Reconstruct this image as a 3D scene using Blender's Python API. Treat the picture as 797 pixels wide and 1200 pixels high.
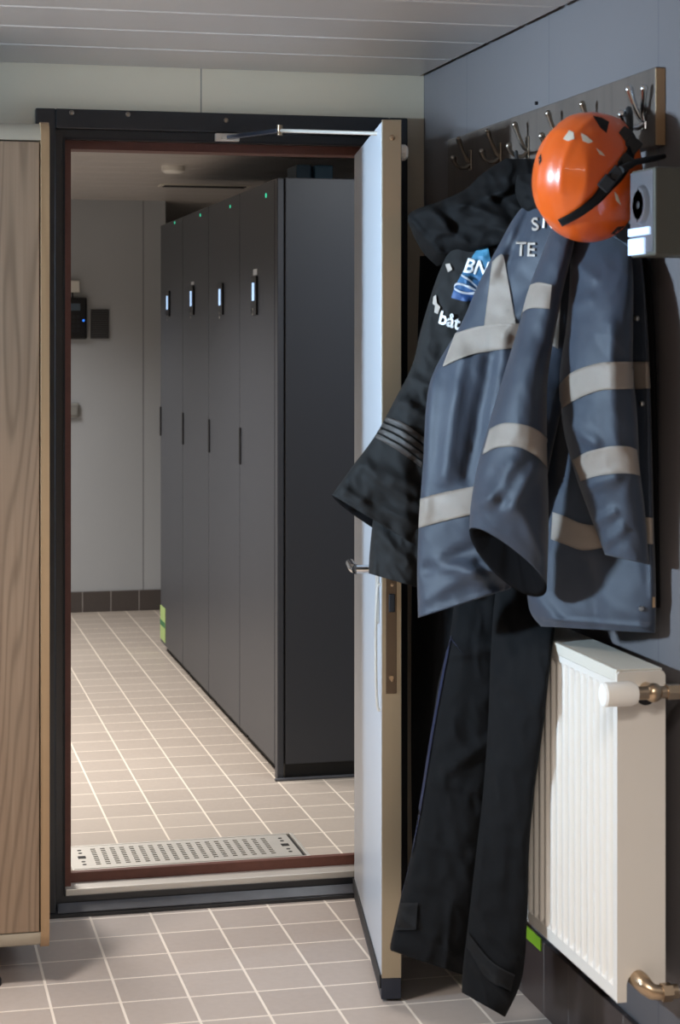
import bpy, bmesh, math, random
from mathutils import Vector, noise
from mathutils.bvhtree import BVHTree
random.seed(7)
S = bpy.context.scene
for o in list(bpy.data.objects): bpy.data.objects.remove(o)
C = S.collection
PI = math.pi
# ------------------------------------------------------------ camera
FP, CX, HY, EYE = 2244.0, 398.5, 398.0, 1.46
YAW = math.atan((CX + 137) / FP)
cd = bpy.data.cameras.new('camera'); cam = bpy.data.objects.new('camera', cd); C.objects.link(cam)
cam.location = (0, 0, EYE); cam.rotation_euler = (PI/2, 0, -YAW)
cd.sensor_fit = 'VERTICAL'; cd.sensor_height = 36; cd.lens = FP/1200*36
cd.shift_y = -(600-HY)/1200; cd.clip_start = .05
cd.dof.use_dof = True; cd.dof.focus_distance = 5.2; cd.dof.aperture_fstop = 8.0
S.camera = cam
S.view_settings.view_transform = 'Standard'; S.view_settings.look = 'None'
S.view_settings.gamma = 1; S.view_settings.use_curve_mapping = False
S.view_settings.exposure = 0.12
# ------------------------------------------------------------ world and lights
w = bpy.data.worlds.new('world'); S.world = w; w.use_nodes = True
w.node_tree.nodes['Background'].inputs[0].default_value = (.9, .93, 1, 1)
w.node_tree.nodes['Background'].inputs[1].default_value = .06
def area(name, loc, aim, sx, sy, power, col, spread=180):
    l = bpy.data.lights.new(name, 'AREA'); l.shape = 'RECTANGLE'; l.size = sx; l.size_y = sy
    l.energy = power; l.color = col; l.spread = math.radians(spread)
    o = bpy.data.objects.new(name, l); C.objects.link(o); o.location = loc
    d = Vector(aim) - Vector(loc); o.rotation_euler = d.to_track_quat('-Z', 'Y').to_euler(); return o
area('window_daylight', (-2.70, 3.45, 1.80), (1.2, 3.8, 1.60), .40, .25, 27, (.60, .80, 1.0), 54)
area('ceiling_lamp_light_front', (-.35, 3.4, 2.12), (-.35, 3.4, 0), .30, .30, 21, (1, .92, .85), 112)
area('ceiling_lamp_light_middle', (.6, 1.4, 2.12), (.6, 1.4, 0), .35, .35, 34, (1, .92, .84), 138)
area('ceiling_lamp_light_back', (-.1, .4, 2.12), (-.1, .4, 0), 1.1, .5, 20, (1, .93, .86))
area('ceiling_lamp_light_inner', (.15, 6.6, 2.17), (.15, 6.6, 0), .3, 1.3, 44, (1, .94, .89), 135)
area('ceiling_lamp_light_inner_far', (.15, 9.0, 2.17), (.15, 9.0, 0), .3, 1.1, 26, (1, .96, .93), 135)
area('added_light_doorway', (1.9, 5.45, 2.17), (1.9, 5.45, 0), .9, .25, 12, (.88, .94, 1))  # added unseen lamp that brightens the near cabinet side

F_ = Vector((math.sin(YAW), math.cos(YAW), 0)); R_ = Vector((math.cos(YAW), -math.sin(YAW), 0))
EYEV = Vector((0, 0, EYE))
def ray(px, py): return F_ + R_*((px-CX)/FP) + Vector((0, 0, (HY-py)/FP))
def at(px, py, t): return EYEV + ray(px, py)*t
def onX(px, py, x): r = ray(px, py); return EYEV + r*(x/r.x)
def onY(px, py, y): r = ray(px, py); return EYEV + r*(y/r.y)
def onZ(px, py, z): r = ray(px, py); return EYEV + r*((z-EYE)/r.z)
def pix(p):
    q = Vector(p)-EYEV; t = q.dot(F_); return (CX+FP*q.dot(R_)/t, HY-FP*q.z/t)

# ------------------------------------------------------------ materials
def lin(c):
    return tuple(((v/255)/12.92 if v/255 <= .04045 else ((v/255+.055)/1.055)**2.4) for v in c) + (1,)
class NT:
    def __init__(s, name):
        s.m = bpy.data.materials.new(name); s.m.use_nodes = True; s.t = s.m.node_tree
        s.b = s.t.nodes['Principled BSDF']; s._pos = None
    def n(s, typ, **kw):
        k = s.t.nodes.new(typ)
        for a, v in kw.items(): setattr(k, a, v)
        return k
    def l(s, a, b): s.t.links.new(a, b)
    def pos(s):
        if not s._pos:
            g = s.n('ShaderNodeNewGeometry'); s._pos = g.outputs['Position']
        return s._pos
    def sep(s):
        k = s.n('ShaderNodeSeparateXYZ'); s.l(s.pos(), k.inputs[0]); return k.outputs
    def math(s, op, a, b=None, c=None):
        k = s.n('ShaderNodeMath', operation=op)
        for i, v in enumerate((a, b, c)):
            if v is None: continue
            if isinstance(v, (int, float)): k.inputs[i].default_value = v
            else: s.l(v, k.inputs[i])
        return k.outputs[0]
    def line(s, coord, phase, period, width):        # 1 on a joint line
        a = s.math('SUBTRACT', coord, phase - width/2)
        a = s.math('FLOORED_MODULO', a, period)
        return s.math('LESS_THAN', a, width)
    def mix(s, f, a, b):
        k = s.n('ShaderNodeMix', data_type='RGBA')
        for i, v in ((0, f), (6, a), (7, b)):
            if isinstance(v, (int, float, tuple)): k.inputs[i].default_value = v
            else: s.l(v, k.inputs[i])
        return k.outputs[2]
    def noise(s, scale, detail=3, vec=None, stretch=None):
        k = s.n('ShaderNodeTexNoise'); k.inputs['Scale'].default_value = scale; k.inputs['Detail'].default_value = detail
        v = vec or s.pos()
        if stretch:
            m = s.n('ShaderNodeMapping'); m.inputs['Scale'].default_value = stretch; s.l(v, m.inputs[0]); v = m.outputs[0]
        s.l(v, k.inputs['Vector']); return k.outputs[0]
    def bump(s, h, strength=.3, dist=.002):
        k = s.n('ShaderNodeBump'); k.inputs['Strength'].default_value = strength; k.inputs['Distance'].default_value = dist
        s.l(h, k.inputs['Height']); s.l(k.outputs[0], s.b.inputs['Normal'])
def mat(name, rgb, rough=.5, metal=0, spec=.5, var=0, vs=30, bump=0, bs=400, stretch=None, emit=None, es=1, coat=0, sheen=0):
    k = NT(name); col = lin(rgb)
    k.b.inputs['Roughness'].default_value = rough; k.b.inputs['Metallic'].default_value = metal
    k.b.inputs['Specular IOR Level'].default_value = spec; k.b.inputs['Coat Weight'].default_value = coat
    k.b.inputs['Sheen Weight'].default_value = sheen
    if var:
        f = k.noise(vs, 4, stretch=stretch)
        a = tuple(c*(1-var) for c in col[:3])+(1,); b = tuple(min(1, c*(1+var)) for c in col[:3])+(1,)
        k.l(k.mix(f, a, b), k.b.inputs['Base Color'])
    else: k.b.inputs['Base Color'].default_value = col
    if bump: k.bump(k.noise(bs, 3, stretch=stretch), bump, .001)
    if emit:
        k.b.inputs['Emission Color'].default_value = lin(emit); k.b.inputs['Emission Strength'].default_value = es
    return k.m
def tile_mat(name, c1, c2, grout, px, py, perx, pery, gw=.005, axes='XY', rough=.42):
    k = NT(name); o = k.sep(); ax = [o['XYZ'.index(a)] for a in axes]
    m = k.line(ax[0], px, perx, gw)
    if pery: m = k.math('MAXIMUM', m, k.line(ax[1], py, pery, gw))
    # a tone of its own for every tile
    cx_ = k.math('FLOOR', k.math('DIVIDE', k.math('SUBTRACT', ax[0], px), perx))
    cy_ = k.math('FLOOR', k.math('DIVIDE', k.math('SUBTRACT', ax[1], py), pery or 9))
    cb = k.n('ShaderNodeCombineXYZ'); k.l(cx_, cb.inputs[0]); k.l(cy_, cb.inputs[1])
    wn = k.n('ShaderNodeTexWhiteNoise'); k.l(cb.outputs[0], wn.inputs[0])
    f = k.math('ADD', k.math('MULTIPLY', wn.outputs[0], .45), k.math('MULTIPLY', k.noise(60, 5), .55))
    base = k.mix(f, lin(c1), lin(c2))
    k.l(k.mix(m, base, lin(grout)), k.b.inputs['Base Color'])
    k.b.inputs['Roughness'].default_value = rough
    k.l(k.math('ADD', k.math('MULTIPLY', m, .35), rough), k.b.inputs['Roughness'])
    h = k.math('SUBTRACT', k.math('MULTIPLY', k.noise(350, 2), .12), m)
    k.bump(h, .5, .0015); return k.m
def seam_mat(name, rgb, axis, phase, period, width, seamrgb, rough=.45, var=.03):
    k = NT(name); o = k.sep(); m = k.line(o['XYZ'.index(axis)], phase, period, width)
    col = lin(rgb); f = k.noise(3, 2)
    base = k.mix(f, tuple(c*(1-var) for c in col[:3])+(1,), tuple(c*(1+var) for c in col[:3])+(1,))
    k.l(k.mix(m, base, lin(seamrgb)), k.b.inputs['Base Color']); k.b.inputs['Roughness'].default_value = rough
    return k.m
def wood_mat(name, c1, c2, c3, scale=1, axis='Z', rough=.5, dist=5, band=9):
    k = NT(name); mp = k.n('ShaderNodeMapping')
    st = {'Z': (1, 1, .09), 'Y': (1, .06, 1)}[axis]
    mp.inputs['Scale'].default_value = tuple(v*scale for v in st); k.l(k.pos(), mp.inputs[0])
    n1 = k.n('ShaderNodeTexNoise'); n1.inputs['Scale'].default_value = dist; n1.inputs['Detail'].default_value = 3; n1.inputs['Roughness'].default_value = .35; k.l(mp.outputs[0], n1.inputs['Vector'])
    rings = k.math('SINE', k.math('MULTIPLY', n1.outputs[0], band*6.28))
    rings = k.math('POWER', k.math('ADD', k.math('MULTIPLY', rings, .5), .5), 3)
    fine = k.noise(110, 3, stretch=tuple(v*(1 if v > .5 else .25) for v in st))
    a = k.mix(fine, lin(c1), lin(c2))
    b = k.mix(k.math('MULTIPLY', rings, .38), a, lin(c3))
    k.l(b, k.b.inputs['Base Color']); k.b.inputs['Roughness'].default_value = rough
    k.bump(fine, .15, .001); return k.m
def fabric_mat(name, rgb, rough=.72, var=.15, sheen=.1, weave=.35, spec=.35):
    k = NT(name); col = lin(rgb); f = k.noise(14, 5)
    k.l(k.mix(f, tuple(c*(1-var) for c in col[:3])+(1,), tuple(c*(1+var) for c in col[:3])+(1,)), k.b.inputs['Base Color'])
    k.b.inputs['Roughness'].default_value = rough; k.b.inputs['Sheen Weight'].default_value = sheen; k.b.inputs['Specular IOR Level'].default_value = spec
    h = k.math('ADD', k.noise(900, 1), k.math('MULTIPLY', k.noise(45, 4), .9)); k.bump(h, weave, .0018); return k.m

M = {}
M['tile'] = tile_mat('floor_tile', (178, 167, 160), (196, 185, 177), (236, 226, 214), .509, 4.683, .152, .156, .006)
M['tile_inner'] = tile_mat('inner_floor_tile', (170, 159, 148), (186, 175, 163), (226, 215, 200), .509, 6.012, .152, .160, .006, rough=.5)
M['skirt_inner'] = tile_mat('skirting_tile_inner', (74, 68, 66), (84, 77, 74), (150, 145, 142), 1.19, 0, .152, 0, .005, 'XZ')
M['skirt_right'] = tile_mat('skirting_tile_right', (58, 48, 46), (68, 57, 54), (112, 104, 100), 3.16, 0, .152, 0, .004, 'YZ', rough=.35)
M['wall_back'] = seam_mat('cream_wall_panel', (214, 202, 180), 'X', .80, .60, .003, (120, 118, 112))
M['wall_right'] = seam_mat('grey_wall_panel', (98, 94, 95), 'Y', 3.92, .6, .003, (70, 70, 76), rough=.55)
M['wall_inner'] = seam_mat('inner_wall_panel', (176, 180, 184), 'X', 1.366, .6, .006, (120, 122, 126))
M['ceiling'] = mat('ceiling_plank_paint', (198, 191, 185), .35, 0, .5)
M['ceiling_joint'] = mat('ceiling_joint_strip', (225, 218, 205), .4)
M['dark_gap'] = mat('ceiling_edge_shadow_gap', (40, 40, 42), .8)
M['black_paint'] = mat('black_gloss_paint', (34, 36, 40), .28, 0, .6, var=.2, vs=40, bump=.25, bs=70)
M['sill_grey'] = mat('mottled_dark_grey_paint', (84, 86, 92), .35, 0, .5, var=.35, vs=18, bump=.2, bs=60)  # mottled grey, lighter than the black frame paint
M['primer'] = mat('red_brown_primer', (104, 62, 50), .55, var=.25, vs=50)
M['steel'] = mat('stainless_steel', (222, 218, 210), .45, .65, bump=.05, bs=50, var=.06, vs=12)
M['brushed'] = mat('brushed_edge_steel', (180, 168, 146), .42, 1, var=.14, vs=4, bump=.05, bs=120, stretch=(1, 1, .05))
M['leaf'] = mat('door_leaf_paint', (182, 187, 194), .38, 0, .5, var=.02, vs=3)
M['rubber'] = mat('black_rubber', (22, 23, 27), .6)
M['navy_rubber'] = mat('door_sweep_rubber', (36, 40, 52), .5)
M['chrome'] = mat('chrome', (215, 218, 222), .14, 1)
M['nickel'] = mat('aged_nickel', (182, 160, 134), .3, 1, bump=.2, bs=60)
M['bronze'] = mat('dull_hook_nickel', (150, 140, 128), .3, 1)
M['white_metal'] = mat('white_enamel', (216, 211, 203), .35, 0, .5)
M['white_plastic'] = mat('white_plastic', (232, 229, 222), .4)
M['grille'] = mat('radiator_top_grille', (205, 200, 188), .4)
M['locker'] = mat('anthracite_powder_coat', (60, 63, 70), .42, 0, .5, bump=.1, bs=900)
M['locker_dark'] = mat('black_plinth', (16, 16, 18), .6)
M['locker_side'] = mat('anthracite_side_panel', (56, 59, 66), .38, 0, .5, bump=.1, bs=900)
M['display_black'] = mat('black_display_housing', (14, 15, 19), .3)
M['screen'] = mat('lit_display', (170, 200, 235), .4, emit=(175, 210, 250), es=.9)
M['led'] = mat('green_light', (60, 220, 170), .4, emit=(60, 220, 170), es=.8)
M['led_blue'] = mat('blue_light', (40, 120, 255), .4, emit=(50, 130, 255), es=1.2)
M['sticker_green'] = mat('pale_green_sticker', (178, 205, 130), .6)
M['sticker_dark'] = mat('dark_green_print', (60, 125, 80), .6)
M['sticker_white'] = mat('white_sticker', (200, 205, 212), .6)
M['green_tape'] = mat('green_tape', (120, 160, 30), .6)
M['blue_box'] = mat('blue_box_paint', (28, 62, 82), .5)
M['cable'] = mat('black_cable', (15, 15, 17), .6)
M['wood'] = wood_mat('brown_wood_laminate', (120, 99, 80), (150, 128, 107), (72, 56, 42), 1, 'Z', .5, 3.4, 60)
M['wood_edge'] = wood_mat('wood_edge_band', (150, 120, 88), (165, 136, 102), (124, 96, 68), 1, 'Z', .45, 12, 4)
M['beige_trim'] = mat('satin_beige_aluminium', (176, 168, 152), .4, .3)
M['board'] = wood_mat('hook_board_veneer', (78, 69, 63), (90, 80, 73), (64, 57, 52), 1, 'Z', .5, 8, 5)
M['ply_edge'] = wood_mat('hook_board_edge', (176, 146, 110), (190, 160, 124), (150, 120, 88), 1, 'Z', .5, 20, 3)
M['orange'] = mat('orange_helmet_shell', (218, 92, 26), .3, 0, .5, coat=.25)
M['helmet_in'] = mat('helmet_foam', (18, 18, 20), .9)
M['strap'] = mat('black_webbing', (16, 16, 18), .75, bump=.4, bs=300)
M['strap_red'] = mat('red_buckle_mark', (170, 40, 34), .6)
M['reflect'] = mat('pale_reflective_sticker', (202, 190, 172), .55)
M['navy'] = fabric_mat('navy_jacket_fabric', (33, 43, 58), .56, .15, .15, .3, .5)
M['navy_lining'] = fabric_mat('navy_jacket_lining', (9, 9, 11), .9, .1, 0, .2, .1)
M['black_fab'] = fabric_mat('black_jacket_fabric', (23, 23, 23), .7, .2, .03, .4, .22)
M['black_fab_shaded'] = fabric_mat('black_shaded_fabric', (10, 10, 11), .75, .2, 0, .4, .15)  # darker copy of the jacket fabric; shade painted into hood, body and collar
M['black_fab2'] = fabric_mat('black_trouser_fabric', (13, 14, 16), .85, .2, .01, .5, .15)
M['trouser_patch'] = fabric_mat('black_patch_fabric', (15, 15, 17), .7)
M['piping'] = fabric_mat('navy_piping', (34, 44, 80), .8)
M['tape'] = mat('reflective_tape', (182, 170, 158), .55, var=.06, vs=60, bump=.25, bs=260)
M['tape_dark'] = mat('dark_reflective_tape', (96, 90, 86), .5, var=.1, vs=60, bump=.3, bs=260)  # darker, greyer tape for the black jacket sleeve
M['print_grey'] = mat('grey_heat_print', (168, 158, 148), .6)
M['print_white'] = mat('white_print', (232, 234, 236), .6)
M['print_red'] = mat('red_print', (190, 50, 50), .6)
def logo_mat():
    k = NT('blue_emblem_print'); o = k.sep()
    f = k.math('MULTIPLY', k.math('SUBTRACT', o[2], 1.55), 6.5)
    k.l(k.mix(f, lin((26, 66, 120)), lin((72, 150, 176))), k.b.inputs['Base Color']); k.b.inputs['Roughness'].default_value = .6
    f.node.use_clamp = True; return k.m
M['emblem'] = logo_mat()
M['snap'] = mat('metal_snap', (190, 188, 184), .3, 1)
M['device'] = mat('olive_grey_housing', (84, 83, 74), .5)
M['device_front'] = mat('grey_device_face', (92, 92, 96), .4)
M['lit_panel'] = mat('lit_status_panel', (190, 215, 250), .4, emit=(190, 218, 255), es=.75)
M['socket'] = mat('grey_socket_plastic', (150, 150, 146), .5)
M['glass'] = mat('window_glass', (200, 215, 230), .1, 0, .5, emit=(190, 215, 255), es=1.5)
M['dark_void'] = mat('dark_drain_pan', (26, 22, 20), .7)
M['lamp_diffuser'] = mat('lamp_diffuser', (240, 240, 235), .5, emit=(255, 240, 225), es=4)
def card_mat():
    k = NT('card_rack_print'); o = k.sep()
    a = k.line(o[2], 0, .0115, .004); b = k.line(o[0], 1.083, .032, .003)
    n_ = k.noise(300, 1)
    k.l(k.mix(k.math('MULTIPLY', a, n_), lin((28, 29, 32)), lin((110, 112, 114))), k.b.inputs['Base Color']); k.b.inputs['Roughness'].default_value = .5
    return k.m
M['card'] = card_mat()

# ------------------------------------------------------------ object helpers
ORG = {}
def tag(o, label, cat, group=None):
    o['label'] = label; o['category'] = cat
    if group: o['group'] = group
    return o
def thing(name, loc, label, cat, group=None):
    o = bpy.data.objects.new(name, None); C.objects.link(o); o.location = loc; o.empty_display_size = .05
    ORG[o] = Vector(loc); return tag(o, label, cat, group)
def link_mesh(name, me, m, parent=None, smooth=False):
    """mesh is in world coordinates; it is moved to its own origin or its parent's"""
    if parent is not None: org = ORG[parent]
    else:
        vs = [v.co for v in me.vertices]
        org = Vector(((min(v.x for v in vs)+max(v.x for v in vs))/2, (min(v.y for v in vs)+max(v.y for v in vs))/2, min(v.z for v in vs)))
    for v in me.vertices: v.co -= org
    o = bpy.data.objects.new(name, me); C.objects.link(o)
    if parent is not None: o.parent = parent
    else: o.location = org
    ORG[o] = org
    for mm in (m if isinstance(m, (list, tuple)) else [m]): me.materials.append(mm)
    if smooth:
        for p in me.polygons: p.use_smooth = True
    return o
class MB:
    def __init__(s): s.bm = bmesh.new()
    def box(s, x0, x1, y0, y1, z0, z1, bev=0, rot=None, pivot=None, seg=2):
        vs = [s.bm.verts.new((x, y, z)) for x in (x0, x1) for y in (y0, y1) for z in (z0, z1)]
        q = [(0, 1, 3, 2), (4, 6, 7, 5), (0, 4, 5, 1), (2, 3, 7, 6), (0, 2, 6, 4), (1, 5, 7, 3)]
        fs = [s.bm.faces.new([vs[i] for i in f]) for f in q]
        nv = vs
        if bev:
            es = set(e for f in fs for e in f.edges)
            r = bmesh.ops.bevel(s.bm, geom=list(es), offset=bev, segments=seg, affect='EDGES', profile=.5)
            nv = list(set(v for f in r['faces'] for v in f.verts) | set(v for v in vs if v.is_valid))
        if rot is not None:
            for v in nv: v.co = pivot + rot @ (v.co-pivot)
        return s
    def tube(s, pts, r, n=12, caps=True):
        pts = [Vector(p) for p in pts]; rs = r if isinstance(r, (list, tuple)) else [r]*len(pts)
        up = None; rings = []
        for i, p in enumerate(pts):
            d = (pts[min(i+1, len(pts)-1)]-pts[max(i-1, 0)]).normalized()
            if up is None: up = Vector((0, 0, 1)) if abs(d.z) < .9 else Vector((0, 1, 0))
            a = d.cross(up).normalized(); b = a.cross(d).normalized(); up = b
            rings.append([s.bm.verts.new(p+(a*math.cos(k*2*PI/n)+b*math.sin(k*2*PI/n))*rs[i]) for k in range(n)])
        for A, B in zip(rings, rings[1:]):
            for k in range(n): s.bm.faces.new((A[k], A[(k+1) % n], B[(k+1) % n], B[k]))
        if caps: s.bm.faces.new(rings[0][::-1]); s.bm.faces.new(rings[-1])
        return s
    def prism(s, prof, axis, a0, a1):
        """closed 2-D profile extruded along axis; the profile gives the other two coordinates in xyz order"""
        def mk(p, a):
            return {'X': (a, p[0], p[1]), 'Y': (p[0], a, p[1]), 'Z': (p[0], p[1], a)}[axis]
        A = [s.bm.verts.new(mk(p, a0)) for p in prof]; B = [s.bm.verts.new(mk(p, a1)) for p in prof]
        n = len(prof); s.bm.faces.new(A); s.bm.faces.new(B[::-1])
        for k in range(n): s.bm.faces.new((A[k], B[k], B[(k+1) % n], A[(k+1) % n]))
        return s
    def sphere(s, c, r, u=16, v=10, sc=(1, 1, 1)):
        rr = bmesh.ops.create_uvsphere(s.bm, u_segments=u, v_segments=v, radius=1)
        for q in rr['verts']: q.co = Vector(c)+Vector((q.co.x*r*sc[0], q.co.y*r*sc[1], q.co.z*r*sc[2]))
        return s
    def build(s, name, m, parent=None, smooth=False, shear=None):
        bmesh.ops.recalc_face_normals(s.bm, faces=s.bm.faces[:])
        me = bpy.data.meshes.new(name); s.bm.to_mesh(me); s.bm.free()
        if shear:
            for v in me.vertices: v.co.x += LEAN*(v.co.z-shear)
        o = link_mesh(name, me, m, parent)
        if smooth:
            me.polygons.foreach_set('use_smooth', [True]*len(me.polygons)); me.set_sharp_from_angle(angle=.7)
        return o
def struct(o): o['kind'] = 'structure'; return o
LEAN = 0.0

# ------------------------------------------------------------ setting: front room
WX, WY = 1.40, 4.90                      # right wall, door wall
ZC = 2.16
struct(MB().box(-2.8, 1.5, -1.2, 4.93, -.06, 0).build('floor', M['tile']))
struct(MB().box(-2.8, 4.2, 4.93, 13.0, -.06, 0).build('floor_inner', M['tile_inner']))
mb = MB()
struct(MB().box(WX, WX+.1, -1.2, 5.0, 0, 2.6).build('wall_right', M['wall_right']))
FX0, FX1, FZ = .374, 1.346, 2.044
OX0, OX1, OZ0, OZ1 = .42, 1.30, .0, 2.0
mb = MB().box(-2.8, OX0, WY, WY+.1, 0, 2.6).box(OX1, WX, WY, WY+.1, 0, 2.6).box(OX0, OX1, WY, WY+.1, OZ1, 2.6)
struct(mb.build('wall_back', M['wall_back']))
# left wall with a window, rear wall
mb = MB().box(-2.9, -2.8, -1.2, 2.4, 0, 2.6).box(-2.9, -2.8, 3.6, 4.93, 0, 2.6).box(-2.9, -2.8, 2.4, 3.6, 0, 1.2).box(-2.9, -2.8, 2.4, 3.6, 2.05, 2.6)
struct(mb.build('wall_left', M['wall_back']))
fr = MB()
fr.box(-2.86, -2.8, 2.4, 2.45, 1.2, 2.05).box(-2.86, -2.8, 3.55, 3.6, 1.2, 2.05).box(-2.86, -2.8, 2.45, 3.55, 1.2, 1.25).box(-2.86, -2.8, 2.45, 3.55, 2.0, 2.05)
wn = struct(fr.build('window_1', M['white_plastic'])); 
MB().box(-2.85, -2.845, 2.45, 3.55, 1.25, 2.0).build('pane', M['glass'], wn)
struct(MB().box(-2.9, 1.5, -1.3, -1.2, 0, 2.6).build('wall_rear', M['wall_back']))
# ceiling planks running along the door wall, each ends short of the right wall
mb = MB(); yy = [4.90, 4.59, 4.32, 4.065, 3.81]
while yy[-1] > -1.0: yy.append(yy[-1]-.255)
for i in range(len(yy)-1):
    y1, y0 = yy[i], yy[i+1]
    mb.box(-2.8, WX-.012, y0+.010, y1-.002, ZC, ZC+.03, .003, seg=1)
struct(mb.build('ceiling', M['ceiling']))
mb = MB()
for i in range(1, len(yy)): mb.box(-2.8, WX-.045, yy[i]-.004, yy[i]+.014, ZC+.004, ZC+.012)
struct(mb.build('ceiling_joint_strips', M['ceiling_joint']))
struct(MB().box(-2.9, 1.5, -1.3, 4.9, ZC+.035, ZC+.08).build('ceiling_deck', M['dark_gap']))
# skirting tiles under the radiator
struct(MB().box(WX-.012, WX, -1.2, WY, 0, .158, .002).build('baseboard_right', M['skirt_right']))
struct(MB().box(-2.8, OX0-.05, WY-.012, WY, 0, .11, .002).build('baseboard_back', M['skirt_inner']))
# unseen lamps of the front room; housings added round the area lights
def lamp(x, y, z, sx, sy, label):
    t = thing('ceiling_lamp', (x, y, z), label, 'lamp')
    MB().box(x-sx/2, x+sx/2, y-sy/2, y+sy/2, z-.012, z, .003).build('housing', M['white_metal'], t)
lamp(-.35, 3.4, ZC, .36, .36, 'unseen white square ceiling lamp of the front room, nearer the doorway')
lamp(.6, 1.4, ZC, .40, .40, 'unseen white square ceiling lamp of the front room, over the viewer')
lamp(-.1, .4, ZC, 1.16, .56, 'unseen white rectangular ceiling lamp of the front room, behind the viewer')

# ------------------------------------------------------------ setting: inner room
ZI = 2.21
struct(MB().box(-1.2, 1.487, 10.3, 10.42, 0, ZI).build('wall_inner_back', M['wall_inner']))
struct(MB().box(-1.2, 4.2, 12.6, 12.7, 0, 2.4).build('wall_inner_far', M['wall_inner']))
struct(MB().box(-1.3, -1.2, 5.0, 12.7, 0, 2.4).build('wall_inner_left', M['wall_inner']))
struct(MB().box(4.1, 4.2, 5.0, 12.7, 0, 2.4).build('wall_inner_right', M['wall_inner']))
struct(MB().box(1.5, 4.2, 4.93, 5.0, 0, 2.4).build('wall_inner_front', M['wall_inner']))
struct(MB().box(-1.2, 1.487, 10.288, 10.3, 0, .11, .002).build('baseboard_inner', M['skirt_inner']))
mb = MB(); y = 5.0
while y < 12.6:
    mb.box(-1.2, 4.1, y+.004, y+.252, ZI, ZI+.03, .003, seg=1); y += .256
struct(mb.build('ceiling_inner', M['ceiling']))
struct(MB().box(-1.3, 4.2, 5.0, 12.7, ZI+.032, ZI+.06).build('ceiling_inner_deck', M['dark_gap']))
for x, y, sx, sy, lb in ((1.9, 5.45, 1.0, .34, 'unseen lamp added behind the door header to light the cabinet side'), (.15, 6.6, .36, 1.4, 'white ceiling lamp of the inner room, nearer the doorway'), (.15, 9.0, .36, 1.2, 'white ceiling lamp of the inner room, nearer the far wall')):
    lamp(x, y, ZI, sx, sy, lb)
t = thing('ceiling_vent', (1.52, 9.2, ZI), 'narrow slotted vent in the inner room ceiling over the locker row', 'vent')
MB().box(1.3, 1.74, 9.15, 9.27, ZI-.006, ZI, .002).build('frame', M['ceiling_joint'], t)
mb = MB()
for k in range(5): mb.box(1.32, 1.72, 9.165+k*.02, 9.175+k*.02, ZI-.009, ZI-.006)
mb.build('slot', M['dark_gap'], t)
q = onZ(203, 195, ZI)
t = thing('smoke_detector', (q.x, q.y, ZI-.03), 'small round white detector on the inner room ceiling', 'detector')
MB().tube([(q.x, q.y, ZI), (q.x, q.y, ZI-.02), (q.x, q.y, ZI-.03)], [.05, .05, .035], 24).build('housing', M['white_plastic'], t, True)

# ------------------------------------------------------------ door frame and leaf
df = struct(MB()
    .box(FX0, FX0+.05, WY-.03, WY+.0, .0, FZ, .003)
    .box(FX1-.05, FX1, WY-.03, WY+.0, .0, FZ, .003)
    .box(FX0+.05, FX1-.05, WY-.03, WY, FZ-.05, FZ, .003).build('door_1_frame', M['black_paint']))
# rebate steps round the opening
def ring(mb, x0, x1, z1, w, ya, yb, z0=0):
    mb.box(x0, x0+w, ya, yb, z0, z1); mb.box(x1-w, x1, ya, yb, z0, z1); mb.box(x0+w, x1-w, ya, yb, z1-w, z1); return mb
rb = ring(MB(), .42, 1.30, 1.996, .026, WY-.012, WY+.06, .04).build('rebate', M['black_paint'], df)
ring(MB(), .444, 1.276, 1.974, .005, WY-.016, WY-.004, .05).build('rubber_seal', M['rubber'], df)
ring(MB(), .446, 1.274, 1.970, .022, WY+.03, WY+.10, .05).build('inner_liner', M['primer'], df)
for px_, py_ in ((84, 132), (265, 141), (150, 134)):
    p = onY(px_, py_, WY-.03)
    MB().tube([(p.x, p.y+.001, p.z), (p.x, p.y-.005, p.z), (p.x, p.y-.007, p.z)], [.007, .006, .003], 12).build('screw', M['bronze'], df, True)
# threshold: dark angle, riser, steel strip and primed strip
th = struct(MB().prism([(4.862, 0), (4.862, .009), (4.868, .012), (4.898, .026), (4.898, .044), (4.94, .044), (4.94, 0)], 'X', FX0+.015, FX1-.01).build('trim_1_threshold', M['black_paint']))
MB().prism([(4.864, .0115), (4.894, .0262), (4.8945, .0285), (4.864, .0135)], 'X', .43, 1.29).build('ledge', M['sill_grey'], th)
MB().box(.452, 1.27, 4.903, 4.965, .042, .060, .002).build('sill_plate', M['steel'], th)
MB().box(.452, 1.27, 4.965, 4.985, .03, .085, .002).build('sill_liner', M['primer'], th)

# door leaf: near bottom corner (1.068,4.084), hinge side (1.192,4.835)
A = Vector((1.068, 4.084, 0)); B = Vector((1.192, 4.835, 0)); dl = (B-A).normalized(); nl = Vector((dl.y, -dl.x, 0))   # nl points to the right wall
TH = .044
def LP(s_, n_, z): return A+dl*s_+nl*n_+Vector((0, 0, z))
LL = (B-A).length
leaf = struct(bpy.data.objects.new('door_1_leaf', None)); C.objects.link(leaf); leaf.location = LP(LL, TH, .0); ORG[leaf] = Vector(leaf.location)
def lbox(s0, s1, n0, n1, z0, z1, bev=0):
    m_ = MB(); m_.box(s0, s1, n0, n1, z0, z1, bev)
    for v in m_.bm.verts: v.co = LP(v.co.x, -0+v.co.y, v.co.z)
    return m_
lbox(.003, LL, .0, TH, .052, 1.94, .002).build('leaf_panel', M['leaf'], leaf)
ep = lbox(-.001, .004, .001, TH+.001, .052, 1.945, .0015).build('edge_plate', M['brushed'], leaf)
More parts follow.
